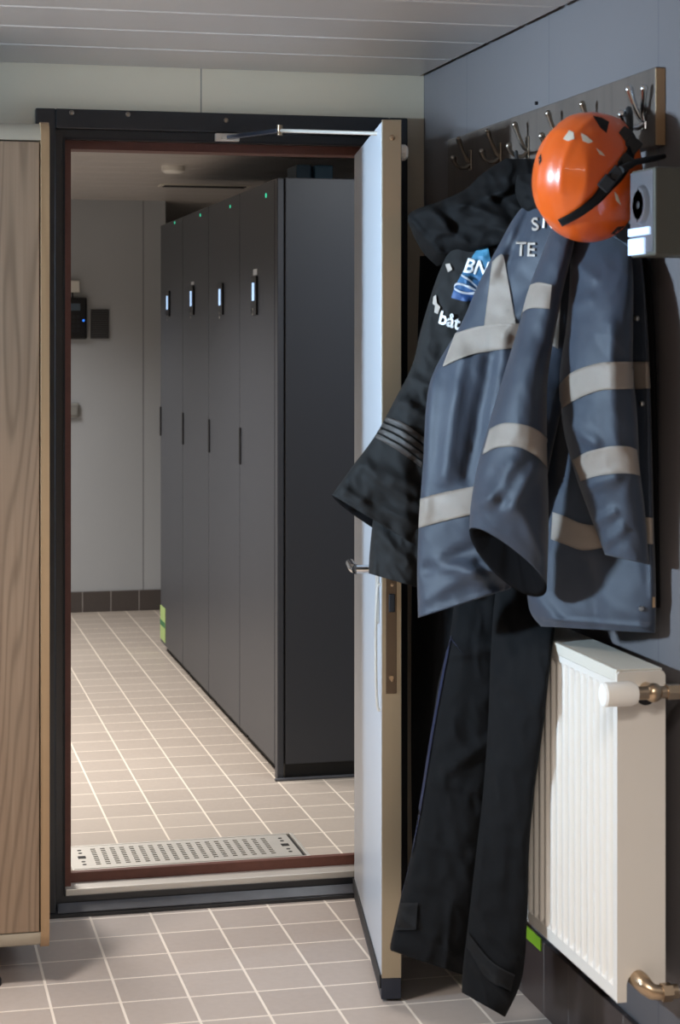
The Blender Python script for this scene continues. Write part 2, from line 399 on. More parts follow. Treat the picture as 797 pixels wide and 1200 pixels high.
for z in (1.905, .125, .92, .71):
    m_ = MB(); c = LP(-.001, TH*.55, z); m_.tube([c, c-dl*.002, c-dl*.0035], [.0065, .006, .003], 14).build('screw', M['nickel'], ep, True)
lbox(0, LL, .0, TH, .006, .052, .001).build('bottom_seal', M['navy_rubber'], leaf)
lbox(0, LL, -.004, .0, .03, .060, .001).build('bottom_edge_strip', M['rubber'], leaf)
# lock plate in the leaf edge
lk = lbox(-.004, -.001, .010, .034, .68, .98, .0012).build('lock_plate', mat('dull_bronze_lock_plate', (110, 96, 82), .4, 1), leaf)
lbox(-.009, -.004, .016, .030, .86, .90, .002).build('latch', M['rubber'], lk)
c = LP(-.004, .022, .715); MB().tube([c, c-dl*.003], [.006, .005], 12).build('screw', M['nickel'], lk, True)
# lever handle on the left face
hz = 1.46-(666-398)/FP*4.3
m_ = MB(); m_.tube([LP(.065, 0, hz), LP(.065, -.05, hz)], .010, 14)
m_.tube([LP(.065, -.05, hz), LP(.085, -.055, hz), LP(.185, -.055, hz)], [.011, .011, .010], 14)
hd = m_.build('lever_handle', M['chrome'], leaf, True)
lbox(.045, .085, -.006, 0, hz-.12, hz+.06, .004).build('handle_plate', M['steel'], leaf)
m_ = MB()
for k in range(1): pass
pts = []
for k in range(19):
    a = PI*k/18; pts.append(LP(.012, -.001-.010*math.sin(a)**.5, .92-.28*(1-math.cos(a))/2))
m_.tube(pts, .0032, 8).build('pull_bow', M['steel'], leaf, True)
# round catch on the far side of the leaf
c = LP(.03, TH, 1.46+(398-177)/FP*4.22)
MB().tube([c, c+nl*.012, c+nl*.018], [.018, .018, .012], 20).build('hold_open_disc', M['white_plastic'], leaf, True)
for z in (.3, 1.1, 1.75):
    c = LP(LL+.008, TH, z); MB().tube([c, c+Vector((0, 0, .10))], .009, 12).build('hinge', M['steel'], leaf, True)
# door closer arm on the header
t = thing('door_closer_arm', onY(268, 162, WY-.03), 'steel stay arm hinged on the black door header, rod reaching the open door', 'door closer')
p = onY(268, 161, WY-.04)
MB().box(p.x-.035, p.x+.028, p.y-.006, p.y+.012, p.z-.010, p.z+.010, .002).box(p.x-.02, p.x-.005, p.y-.014, p.y-.005, p.z-.006, p.z+.006, .002).build('bracket', M['steel'], t)
e1 = at(328, 153, 4.62)
m_ = MB(); d = (e1-p).normalized(); sd = d.cross(Vector((0, 0, 1))).normalized()*.010; uz = Vector((0, 0, .004))
vs = [m_.bm.verts.new(v) for v in (p-sd-uz, p+sd-uz, e1+sd-uz, e1-sd-uz, p-sd+uz, p+sd+uz, e1+sd+uz, e1-sd+uz)]
for f in ((0, 3, 2, 1), (4, 5, 6, 7), (0, 1, 5, 4), (1, 2, 6, 5), (2, 3, 7, 6), (3, 0, 4, 7)): m_.bm.faces.new([vs[i] for i in f])
m_.build('flat_arm', mat('blue_grey_steel_arm', (120, 134, 160), .3, .9), t)
MB().tube([e1+Vector((0, 0, -.012)), e1+Vector((0, 0, .013))], .007, 12).build('pivot_pin', M['nickel'], t, True)
e2 = LP(.10, .005, 1.925)
MB().tube([e1, e2], .0045, 10).build('rod', M['steel'], t, True)

# ------------------------------------------------------------ floor drain
dx0, dx1, dy0, dy1 = .512, 1.150, 5.275, 5.505
t = thing('floor_drain', ((dx0+dx1)/2, (dy0+dy1)/2, 0), 'long stainless steel floor drain grate set in the tiles behind the threshold', 'drain')
MB().box(dx0-.004, dx1+.02, dy0-.008, dy1+.012, .0005, .0025).build('pan', M['dark_void'], t)
ring_ = MB()
ring_.box(dx0-.008, dx0, dy0-.01, dy1+.012, .001, .009, .001).box(dx1+.012, dx1+.022, dy0-.01, dy1+.012, .001, .008, .001)
ring_.box(dx0, dx1+.012, dy1+.006, dy1+.013, .001, .008, .001).box(dx0, dx1+.012, dy0-.012, dy0-.006, .001, .008, .001)
ring_.build('rim', M['steel'], t)
# grate: sheet with real slots
NXg, NYg = 19, 9
xs = [dx0]; cols = []
x_a, x_b = dx0+.062, dx1-.055; per = (x_b-x_a)/NXg
for k in range(NXg):
    x0 = x_a+k*per; xs += [x0, x0+per*.50]; cols.append((x0, x0+per*.50))
xs.append(dx1); xs = sorted(xs)
y_a, y_b = dy0+.028, dy1-.024; pery = (y_b-y_a)/NYg
ys = [dy0]; rows_ = []
for k in range(NYg):
    y0 = y_a+k*pery; ys += [y0+pery*.22, y0+pery*.78]; rows_.append((y0+pery*.22, y0+pery*.78))
ys.append(dy1)
bm = bmesh.new(); g = [[bm.verts.new((x, y, .008)) for y in ys] for x in xs]
for i in range(len(xs)-1):
    for j in range(len(ys)-1):
        hole = any(abs(xs[i]-c0[0]) < 1e-6 for c0 in cols) and any(abs(ys[j]-r0[0]) < 1e-6 for r0 in rows_)
        if not hole: bm.faces.new((g[i][j], g[i+1][j], g[i+1][j+1], g[i][j+1]))
r = bmesh.ops.extrude_face_region(bm, geom=bm.faces[:])
for e in r['geom']:
    if isinstance(e, bmesh.types.BMVert): e.co.z -= .003
m_ = MB(); m_.bm.free(); m_.bm = bm
gr = m_.build('grate', M['steel'], t)
for cx_ in (dx0+.030, dx1-.026):
    MB().box(cx_-.011, cx_+.011, (dy0+dy1)/2-.013, (dy0+dy1)/2+.013, .008, .0086).build('key_hole', M['dark_void'], gr)
    for s_ in (-.074, -.045, .045, .074): MB().tube([(cx_, (dy0+dy1)/2+s_, .008), (cx_, (dy0+dy1)/2+s_, .0086)], .006, 12).build('lifting_hole', M['dark_void'], gr)

# ------------------------------------------------------------ lockers
LX, LY0, PITCH, LH = 1.27, 6.22, .685, 2.0
ordn = ['nearest the doorway, last of the row towards the viewer', 'second from the doorway in the row', 'third from the doorway in the row', 'at the far end of the row, by the back wall']
disp_px = [(299.5, 324, 369), (260, 332, 369), (226, 335, 369), (198, 341, 371)]
locks = []
for k in range(4):
    y0 = LY0+k*PITCH; y1 = y0+PITCH
    t = thing('server_cabinet', (LX+.45, (y0+y1)/2, 0), 'tall anthracite metal cabinet '+ordn[k], 'cabinet', 'anthracite cabinets in the inner room')
    locks.append(t)
    MB().box(LX+.020, LX+.030, y0+.012, y1-.001, .05, LH-.004).build('hinge_gap', M['locker_dark'], t)
    MB().box(LX+.028, LX+.90, y0+.001, y1-.001, .05, LH-.002, .003).build('body', M['locker_side'], t)
    MB().box(LX+.03, LX+.88, y0+.012, y1-.012, 0, .05).build('plinth', M['locker_dark'], t)
    a = y0+(.045 if k == 0 else .004)
    dr = MB().box(LX, LX+.021, a, y1-.003, .042, LH-.004, .003).build('door', M['locker'], t)
    if k == 0: MB().box(LX+.001, LX+.0225, y0, y0+.042, .0, LH-.004, .003).build('corner_post', M['locker'], t)
    yc = onX(disp_px[k][0], 350, LX).y; zt = onX(disp_px[k][0], disp_px[k][1], LX).z; zb = onX(disp_px[k][0], disp_px[k][2], LX).z
    dp = MB().box(LX-.008, LX, yc-.046, yc+.046, zb, zt, .002).build('display_panel', M['display_black'], dr)
    MB().box(LX-.0095, LX-.008, yc-.016, yc+.022, zt-.085, zt-.022, .0004).build('screen', M['screen'], dp)
    m_ = MB()
    for zz in (zt-.115, zt-.132): m_.tube([(LX-.0095, yc+.006, zz), (LX-.008, yc+.006, zz)], .005, 10)
    m_.build('button', M['socket'], dp)
    if k in (0, 2):
        MB().box(LX-.002, LX, yc-.035, yc+.035, zt+.004, zt+(.026 if k == 0 else .018)).build('white_sticker', M['sticker_white'], dr)
    hp = [(282, 501, 544), (245, 491, 530), (213, 483, 520), (187.3, 476, 510)][k]
    yh = min(onX(hp[0], 500, LX).y, y1-.02); z1 = onX(hp[0], hp[1], LX).z; z0 = onX(hp[0], hp[2], LX).z
    MB().box(LX-.006, LX, yh-.010, yh+.010, z0, z1, .002).build('handle', M['rubber'], dr)
    lp = [(312, 229), (270, 242), (235, 252), (205, 261)][k]
    q = onX(lp[0], lp[1], LX)
    MB().tube([(LX-.002, q.y, q.z), (LX, q.y, q.z)], .008 if k == 0 else .006, 12).build('status_light', M['led'], dr)
# green sticker on the far cabinet
q0 = onX(184.5, 705, LX-.001); q1 = onX(190.5, 748, LX-.001)
q0 = Vector((LX, 8.86, .50)); zt = onX(187, 707, LX).z; zb = onX(187, 746, LX).z
MB().box(LX-.002, LX, 8.80, 8.955, zb, zt).build('green_sticker', M['sticker_green'], locks[3])
MB().box(LX-.003, LX-.002, 8.80, 8.955, (zb+zt)/2-.012, (zb+zt)/2+.012).build('sticker_print', M['sticker_dark'], locks[3])
# floor angle in front of the near side
struct(MB().box(LX-.01, LX+.9, LY0-.02, LY0-.002, 0, .008, .002).build('trim_2', M['sill_grey']))
# blue box and cable on top of the cabinets
t = thing('junction_box', (1.49, 7.0, LH), 'dark blue box standing on top of the anthracite cabinets', 'box')
MB().box(1.488, 1.545, 6.93, 7.1, LH, 2.108, .004).build('body', M['blue_box'], t)
MB().box(1.552, 1.62, 6.90, 7.1, LH, 2.105, .004).box(1.545, 1.552, 6.95, 7.1, LH+.01, 2.09).build('cover', mat('blue_box_cover', (40, 84, 108), .5), t)
pts = [(1.70+.02*k, 6.9, LH+.008+.085*math.sin(k/10*PI*.5)) for k in range(13)]
tag(MB().tube(pts, .008, 8).build('power_cable', M['cable'], None, True), 'thick black cable rising from the top of the cabinets next to the door', 'cable')

# ------------------------------------------------------------ devices on the inner back wall
YB = 10.3
t = thing('time_clock', (.985, YB, 1.57), 'black wall terminal with small screen and blue light on the inner back wall', 'terminal')
MB().box(.90, 1.059, YB-.045, YB, 1.462, 1.684, .008).build('housing', M['display_black'], t)
MB().box(.945, 1.022, YB-.048, YB-.045, 1.615, 1.652).build('screen', mat('dim_display', (82, 98, 112), .3), t)
MB().tube([(1.040, YB-.045, 1.562), (1.040, YB-.050, 1.562)], .006, 12).build('indicator_light', M['led_blue'], t)
m_ = MB()
for i in range(4):
    for j in range(4): m_.box(.93+i*.024, .947+i*.024, YB-.047, YB-.045, 1.50+j*.024, 1.515+j*.024, .001)
m_.build('keypad', mat('dark_keys', (30, 31, 38), .5), t)
t = thing('card_rack', (1.13, YB, 1.465), 'black rack of rows of cards beside the wall terminal', 'card rack')
MB().box(1.082, 1.178, YB-.018, YB, 1.465, 1.62, .002).build('back_plate', M['display_black'], t)
MB().box(1.086, 1.174, YB-.020, YB-.018, 1.469, 1.616).build('card_rows', M['card'], t)
tag(MB().box(.90, 1.022, YB-.03, YB, 1.711, 1.775, .004).build('wall_box', M['white_plastic']), 'small white box above the wall terminal', 'box')
MB_ = MB().tube([(.985, YB-.01, 1.711), (.985, YB-.01, 1.684)], .004, 8)
tag(MB_.build('short_cable', M['cable'], None, True), 'short dark cable between the white box and the wall terminal', 'cable')
t = thing('wall_socket', (.96, YB, 1.045), 'grey square socket low on the inner back wall, below the terminal', 'socket')
MB().box(.90, 1.018, YB-.03, YB, 1.045, 1.122, .008).build('housing', M['socket'], t)
MB().box(.91, 1.010, YB-.034, YB-.03, 1.055, 1.105, .004).build('lid', mat('socket_lid', (140, 140, 136), .5), t)

# ------------------------------------------------------------ wooden wardrobe on the left
CY = 4.337
t = thing('wooden_wardrobe', (-.1, CY+.2, 0), 'tall brown wood-grain wardrobe with beige rounded rails, left of the doorway', 'wardrobe')
def rr(y0, y1, z0, z1, r, n=6):       # side panel outline with round front corners
    p = [(y1, z0), (y1, z1)]
    for k in range(n+1): a = PI/2*k/n; p.append((y0+r-r*math.sin(a), z1-r+r*math.cos(a)))
    for k in range(n+1): a = PI/2*k/n; p.append((y0+r-r*math.cos(a), z0+r-r*math.sin(a)))
    return p
XR = .365
for x in (XR-.020, XR-1.2):
    m_ = MB().prism(rr(CY, CY+.45, .088, 1.952, .035), 'X', x, x+.019)
    m_.build('side_panel', M['wood_edge'], t, True)
XL = XR-1.2+.019; XI = XR-.020
ds = thing  # (names kept short)
for k, (a, b) in enumerate(((XL, -.27), (-.268, XI-.002))):
    d_ = MB().box(a+.001, b-.001, CY+.012, CY+.030, .128, 1.905, .001).build('door', M['wood'], t)
    hx = b-.05 if k == 0 else a+.05
    MB().tube([(hx, CY+.012, .95), (hx, CY-.015, .95), (hx, CY-.015, 1.09), (hx, CY+.012, 1.09)], .005, 8).build('handle', M['steel'], d_, True)
def qr(zc, up, y=CY+.045, r=.041):
    p = []
    for k in range(9):
        a = PI/2*k/8; p.append((y-r*math.cos(a), zc+(r if up else -r)*math.sin(a)))
    p.append((y, zc)); return p
MB().prism(qr(1.908, True), 'X', XL, XI).build('top_rail', M['beige_trim'], t, True)
MB().prism(qr(.126, False, r=.036), 'X', XL, XI).build('bottom_rail', M['beige_trim'], t, True)
MB().box(XL, XI, CY+.04, CY+.44, 1.92, 1.94).box(XL, XI, CY+.04, CY+.44, .09, .11).box(XL, XI, CY+.43, CY+.445, .1, 1.93).build('carcass', M['wood'], t)
for x in (.235, -.70):
    for y in (CY+.06, CY+.36):
        MB().tube([(x, y, .088), (x, y, .03), (x, y, .012), (x, y, 0)], [.014, .016, .026, .026], 16).build('foot', M['rubber'], t, True)

# ------------------------------------------------------------ radiator
RX, RB = 1.27, 1.362; RY0, RY1, RZ0, RZ1 = 3.20, 3.93, .280, .868
t = thing('radiator', ((RX+RB)/2, (RY0+RY1)/2, RZ0), 'white ribbed panel radiator on the right wall under the hanging clothes', 'radiator')
def flute_panel(x, sgn):
    P = .0333; ys = []; y = RY0+.003
    while y < RY1-.003: ys.append(y); y += P/12
    ys.append(RY1-.003)
    zs = [RZ0+.001, RZ0+.024]+[RZ0+.024+.012*k/6 for k in range(1, 7)]+[RZ0+.1, RZ1-.12]+[RZ1-.042+.012*k/6 for k in range(0, 7)]+[RZ1-.018]
    bm = bmesh.new(); G = []
    for y in ys:
        col = []; u = ((y-RY0-.012) / P) % 1.0
        q = .5-.5*math.cos(2*PI*u); prof = min(1, max(0, (q-.12)/.5)); prof = prof*prof*(3-2*prof)
        edge = 1 if RY0+.012 < y < RY1-.012 else 0
        for z in zs:
            a = min(1, max(0, (z-RZ0-.024)/.012)); b = min(1, max(0, (RZ1-.030-z)/.012)); wz = math.sqrt(max(0, a*b))
            col.append(bm.verts.new((x-sgn*(-.008*prof*edge*wz), y, z)))
        G.append(col)
    nz_ = len(zs); ny_ = len(ys)
    for i in range(ny_-1):
        for j in range(nz_-1): bm.faces.new((G[i][j], G[i+1][j], G[i+1][j+1], G[i][j+1]))
    rim = [G[i][0] for i in range(ny_)]+[G[-1][j] for j in range(1, nz_)]+[G[i][-1] for i in range(ny_-2, -1, -1)]+[G[0][j] for j in range(nz_-2, 0, -1)]
    bk = [bm.verts.new((x+.011, v.co.y, v.co.z)) for v in rim]; L_ = len(rim)
    for k in range(L_): bm.faces.new((rim[k], rim[(k+1) % L_], bk[(k+1) % L_], bk[k]))
    bm.faces.new(bk)
    m_ = MB(); m_.bm.free(); m_.bm = bm; return m_
flute_panel(RX, 1).build('front_panel', M['white_metal'], t)
MB().box(RB-.012, RB, RY0+.004, RY1-.004, RZ0, RZ1-.015, .002).build('back_panel', M['white_metal'], t)
# end plates with the notch for the lower valve
def end_plate(y0, y1):
    cxn, rn = RX+.040, .022
    p = [(RX, RZ0), (cxn-rn, RZ0), (cxn-rn, RZ0+.030)]
    for k in range(1, 10): a = PI*k/10; p.append((cxn-rn*math.cos(a), RZ0+.030+rn*math.sin(a)))
    p += [(cxn+rn, RZ0+.030), (cxn+rn, RZ0+.012), (RB, RZ0+.012), (RB, RZ1-.008), (RB-.003, RZ1-.002), (RB-.008, RZ1), (RX+.004, RZ1), (RX, RZ1-.004)]
    return MB().prism(p, 'Y', y0, y1)
end_plate(RY0-.002, RY0+.003).build('end_plate', M['white_metal'], t)
end_plate(RY1-.003, RY1+.002).build('end_plate', M['white_metal'], t)
MB().box(RX+.012, RX+.070, RY0+.02, RY1-.02, RZ0+.035, RZ1-.03).build('convector_core', mat('dark_radiator_core', (70, 68, 66), .7), t)
MB().box(RX-.001, RX+.008, RY0+.002, RY1-.002, RZ1-.018, RZ1+.004, .002).box(RX+.010, RB-.002, RY0+.008, RY1-.008, RZ1-.004, RZ1+.003, .0015).build('top_grille', M['grille'], t)
# brackets to the wall
for y in (3.4, 3.85): MB().box(RB-.002, WX, y, y+.03, RZ0+.1, RZ1-.1, .002).build('wall_bracket', M['white_metal'], t)
# valves
YV = RY0-.002
v0 = onY(758, 812, YV-.035); z = v0.z; xv = onY(757, 812, YV).x
tv = thing('thermostatic_valve', (xv, YV, z), 'nickel upper radiator valve with white thermostat head', 'valve')
head = onY(706, 812, YV-.035); hb = onY(745, 812, YV-.035)
MB().tube([(head.x, YV-.035, z), (head.x+.003, YV-.035, z), (head.x+.004, YV-.035, z), (hb.x-.010, YV-.035, z), (hb.x, YV-.035, z)], [.0195, .0205, .0215, .0215, .018], 28).build('thermostat_head', M['white_plastic'], tv, True)
MB().tube([(hb.x, YV-.035, z), (xv+.004, YV-.035, z)], .012, 16).tube([(xv, YV-.035, z), (xv, YV+.004, z)], [.013, .013], 16).sphere((xv, YV-.035, z), .017).build('valve_body', M['nickel'], tv, True)
MB().tube([(xv, YV-.035, z), (xv+.028, YV-.035, z)], .011, 16).tube([(xv+.024, YV-.035, z), (xv+.050, YV-.035, z)], .0145, 6).tube([(xv+.050, YV-.035, z), (xv+.056, YV-.035, z)], .011, 16).build('union_nut', M['nickel'], tv, True)
MB().tube([(xv+.055, YV-.035, z), (WX+.003, YV-.035, z)], .008, 14).build('pipe', M['chrome'], tv, True)
MB().tube([(xv, YV-.001, z-.010), (xv, YV+.001, z-.010)], .019, 24).build('port_ring', M['rubber'], tv)
z = onY(760, 1160, YV-.03).z; xv = RX+.040
tv = thing('lockshield_valve', (xv, YV, z), 'nickel lower radiator elbow valve in the notch of the end plate', 'valve')
MB().tube([(xv, YV+.02, z+.010), (xv, YV-.012, z+.010), (xv+.002, YV-.028, z+.006), (xv+.012, YV-.036, z-.002), (xv+.03, YV-.038, z-.004)], [.016, .0165, .0155, .014, .013], 18).build('elbow', M['nickel'], tv, True)
MB().tube([(xv+.028, YV-.038, z-.004), (xv+.046, YV-.038, z-.004)], .0165, 6).tube([(xv+.044, YV-.038, z-.004), (xv+.058, YV-.038, z-.004)], .013, 18).build('union_nut', M['nickel'], tv, True)
MB().tube([(xv+.056, YV-.038, z-.004), (WX+.003, YV-.038, z-.004)], .008, 14).build('pipe', M['chrome'], tv, True)
# green strip on the wall above the skirting
q0 = onX(612, 1078, WX); q1 = onX(641, 1098, WX)
tag(MB().box(WX-.015, WX-.012, min(q0.y, q1.y), max(q0.y, q1.y), .135, .162).build('green_tape_strip', M['green_tape']), 'short green tape strip on the skirting tiles behind the radiator', 'tape')

# ------------------------------------------------------------ hook board
BX = WX-.020; by0, by1, bz0, bz1 = onX(768, 120, BX).y, 4.62, 1.815, 1.962
t = thing('hook_board', (WX, (by0+by1)/2, bz0), 'long brown wooden board carrying the coat hooks on the right wall', 'board')
MB().box(BX, WX, by0, by1, bz0, bz1, .004, seg=3).build('board', M['board'], t)
MB().box(BX+.001, WX-.001, by0-.0015, by0+.001, bz0+.003, bz1-.003, .0).build('end_grain', M['ply_edge'], t)
hooks = [(738, 105), (683, 122), (643, 133), (604, 146), (572, 154), (538, 163)]
where = ['holding the orange helmet', 'just behind the orange helmet', 'first to the left of the orange helmet', 'second to the left of the helmet', 'third to the left of the helmet', 'farthest from the viewer, by the corner']
for k, (px_, py_) in enumerate(hooks):
    q = onX(px_, py_, BX-.03); y, zt = q.y, q.z
    hk = thing('coat_hook', (BX, y, zt-.06), 'metal double coat hook '+where[k], 'coat hook', 'coat hooks on the board')
    mm = M['chrome'] if k == 0 else M['bronze']
    MB().box(BX-.004, BX, y-.010, y+.010, zt-.075, zt-.025, .002).build('back_plate', mm, hk)
    w_ = .007 if k == 0 else .0055
    MB().tube([(BX-.003, y, zt-.055), (BX-.010, y, zt-.050), (BX-.018, y, zt-.035), (BX-.026, y, zt-.015), (BX-.030, y, zt-.003)], [w_, w_*.9, w_*.85, w_*.9, w_*1.2], 12).sphere((BX-.031, y, zt), w_*1.25, 12, 8).build('upper_prong', mm, hk, True)
    if k == 0: MB().tube([(BX-.003, y-.005, zt-.055), (BX-.010, y-.014, zt-.045), (BX-.014, y-.028, zt-.02), (BX-.016, y-.034, zt-.004)], [w_, w_*.8, w_*.8, w_], 12).sphere((BX-.016, y-.035, zt-.002), w_*1.1, 12, 8).build('side_prong', mm, hk, True)
    MB().tube([(BX-.003, y, zt-.062), (BX-.014, y, zt-.070), (BX-.028, y, zt-.070), (BX-.040, y, zt-.060), (BX-.044, y, zt-.050)], [w_, w_*.85, w_*.85, w_*.9, w_*1.2], 12).sphere((BX-.0445, y, zt-.047), w_*1.4, 12, 8).build('lower_prong', mm, hk, True)
# dark screw in the wall above the board
q = onX(630, 121, WX); tag(MB().tube([(WX, q.y, q.z), (WX-.006, q.y, q.z)], .004, 10).build('wall_screw', M['rubber']), 'tiny dark screw in the right wall above the hook board', 'screw')

# ------------------------------------------------------------ wall device at the right edge
dx_, dyn = 1.292, None
qn = at(767, 197, 3.30); yN = qn.y; XF = qn.x
yF = onX(739, 250, XF).y; z1, z0 = at(767, 195, 3.30).z, at(767, 299, 3.30).z
t = thing('alarm_sounder', (WX, (yN+yF)/2, z0), 'grey box with round horn and lit panel on the right wall beside the helmet', 'alarm')
MB().box(XF, WX, yN, yF, z0, z1, .004, seg=3).build('housing', M['device'], t)
MB().box(XF-.002, XF, yN+.004, yF-.003, z0+.006, z1-.004, .001).build('face', M['device_front'], t)
yc = (yN+yF)/2+.012; zc = onX(750, 241, XF).z
yc -= .016; pts = [(XF-.001, yc, zc), (XF-.006, yc, zc), (XF-.010, yc, zc), (XF-.010, yc, zc), (XF-.004, yc, zc)]
MB().tube(pts, [.036, .034, .031, .025, .018], 32, caps=False).build('horn_ring', M['device_front'], t, True)
MB().tube([(XF-.0055, yc, zc), (XF-.0035, yc, zc)], .026, 24).sphere((XF-.006, yc, zc), .010, sc=(.6, 1, 1)).build('horn_centre', M['rubber'], t, True)
za, zb_ = onX(745, 268, XF).z, onX(745, 277, XF).z
lp_ = MB().box(XF-.006, XF-.001, yN+.012, yF-.002, zb_, za, .001).build('lit_panel', M['lit_panel'], t)
za, zb_ = onX(745, 280, XF).z, onX(745, 299, XF).z
MB().box(XF-.006, XF-.001, yN+.035, yF-.002, zb_, za, .001).build('lit_panel', M['lit_panel'], t)

# ------------------------------------------------------------ garments
def cr(p0, p1, p2, p3, u):
    return .5*((2*p1)+(-p0+p2)*u+(2*p0-5*p1+4*p2-p3)*u*u+(-p0+3*p1-3*p2+p3)*u*u*u)
def spl(rows, n):
    out = []; m = len(rows)-1
    for k in range(n+1):
        s = k/n*m; i = min(int(s), m-1); u = s-i
        a, b, c, d = rows[max(i-1, 0)], rows[i], rows[i+1], rows[min(i+2, m)]
        out.append(tuple(cr(a[j], b[j], c[j], d[j], u) for j in range(len(b))))
    return out
def loft(name, rows, m, parent, n=110, M_=96, amp=.004, freq=9, seed=0, creases=(), open_end=True, lining=None, folds=0, foldn=3, stretch=.35, closed_top=True, power=1.0, drop=0, lift=0):
    """closed tube of cloth; row = (xl, yl, xr, yr, t_left, t_right, bulge to the viewer, bulge away)"""
    R = spl(rows, n); V = []; 
    for i, (xl, yl, xr, yr, tl, tr, bf, bb) in enumerate(R):
        ringv = []
        for k in range(M_):
            a = 2*PI*k/M_; s = (1-math.cos(a))/2; px_ = xl+(xr-xl)*s; py_ = yl+(yr-yl)*s; tt = tl+(tr-tl)*s
            q = math.sin(a); front = q >= 0
            e_ = max(0, (i/n-.72)/.28)**1.5
            py_ += (drop*abs(q) if not front else -lift*q)*e_
            off = -bf*abs(q)**power if front else bb*abs(q)
            w_ = abs(q)
            nz = noise.noise(Vector((px_/100*freq*.35+seed, py_/100*freq*stretch*.35, seed*1.7)))*amp*1.6
            nz += noise.noise(Vector((px_/100*freq*.9+seed, py_/100*freq*.6, seed*2.3+5)))*amp*.7
            rg = abs(noise.noise(Vector((px_/100*freq*.42+seed*3, py_/100*freq*.42-px_/100*freq*.2, seed+9)))); nz += amp*(.75*(1-min(1, rg*4))*(.3+.7*min(1, abs(noise.noise(Vector((px_/90, py_/90, seed))))*3)))
            if folds: nz += folds*math.sin(s*foldn*2*PI+seed+noise.noise(Vector((0, i/n*2.5, seed)))*1.8)*(.4+.6*i/n)*w_
            cz = 0
            if front:
                for (x0, y0, x1, y1, wd, am) in creases:
                    dx, dy = x1-x0, y1-y0; L = dx*dx+dy*dy; u = ((px_-x0)*dx+(py_-y0)*dy)/L; uc = min(1, max(0, u))
                    dd = math.hypot(px_-x0-uc*dx, py_-y0-uc*dy); cz += am*math.exp(-(dd/wd)**2)
            off -= nz*min(1, w_*2+.15)+cz*min(1, w_*3)
            ringv.append(at(px_, py_, tt+off))
        V.append(ringv)
    verts = [v for r in V for v in r]; faces = []; mi = []
    N = len(V)
    for i in range(N-1):
        for k in range(M_):
            faces.append((i*M_+k, i*M_+(k+1) % M_, (i+1)*M_+(k+1) % M_, (i+1)*M_+k)); mi.append(0)
    if closed_top: faces.append(tuple(range(M_))); mi.append(0)
    last = V[-1]; cen = sum(last, Vector())/M_
    if open_end:
        base = (N-1)*M_; prev = base
        for (sc, up) in ((.90, 0.004), (.74, .02), (.55, .045), (.3, .06)):
            st = len(verts); verts += [cen+(v-cen)*sc+Vector((0, 0, up)) for v in last]
            for k in range(M_): faces.append((prev+k, prev+(k+1) % M_, st+(k+1) % M_, st+k)); mi.append(1)
            prev = st
        faces.append(tuple(prev+k for k in range(M_))); mi.append(1)
    else: faces.append(tuple((N-1)*M_+k for k in range(M_))); mi.append(0)
    me = bpy.data.meshes.new(name); me.from_pydata([tuple(v) for v in verts], [], faces); me.update()
    bm = bmesh.new(); bm.from_mesh(me); bmesh.ops.recalc_face_normals(bm, faces=bm.faces[:]); 
    bvh = BVHTree.FromBMesh(bm); bm.to_mesh(me); bm.free()
    o = link_mesh(name, me, [m, lining or m], parent, True)
    me.polygons.foreach_set('material_index', mi)
    return o, bvh
def cast(bvh, px_, py_, last):
    d = ray(px_, py_).normalized(); h = bvh.ray_cast(EYEV, d, 20)
    if h[0] is not None: return h[0], h[1] if h[1].dot(d) < 0 else -h[1]
    if last is None: last = 3.9
    p = EYEV+d*last; h = bvh.find_nearest(p); n_ = h[1] if h[1].dot(d) < 0 else -h[1]
    return h[0], n_
def strip(name, top, bot, bvh, m, parent, off=.0025, nu=36, nv=8):
    """sewn-on band: grid between two pixel polylines laid on the cloth"""
    T = spl([tuple(p) for p in top], nu); Bt = spl([tuple(p) for p in bot], nu); bm = bmesh.new(); G = []
    last = None
    for i in range(nu+1):
        col = []
        for j in range(nv+1):
            s = j/nv; x = T[i][0]*(1-s)+Bt[i][0]*s; y = T[i][1]*(1-s)+Bt[i][1]*s
            h, n_ = cast(bvh, x, y, last); last = (h-EYEV).length
            col.append(bm.verts.new(h+n_*off*.3-ray(x, y).normalized()*off))
        G.append(col)
    for i in range(nu):
        for j in range(nv): bm.faces.new((G[i][j], G[i+1][j], G[i+1][j+1], G[i][j+1]))
    bmesh.ops.solidify(bm, geom=bm.faces[:], thickness=-.0012)
    bmesh.ops.recalc_face_normals(bm, faces=bm.faces[:])
    me = bpy.data.meshes.new(name); bm.to_mesh(me); bm.free()
    return link_mesh(name, me, m, parent, True)
def patch(name, poly, bvh, m, parent, off=.003, cuts=3):
    """flat print or sticker: pixel polygon laid on the surface"""
    bm = bmesh.new(); vs = [bm.verts.new((x, y, 0)) for x, y in poly]; f = bm.faces.new(vs)
    bmesh.ops.triangulate(bm, faces=[f])
    return lay(name, bm, bvh, m, parent, off)
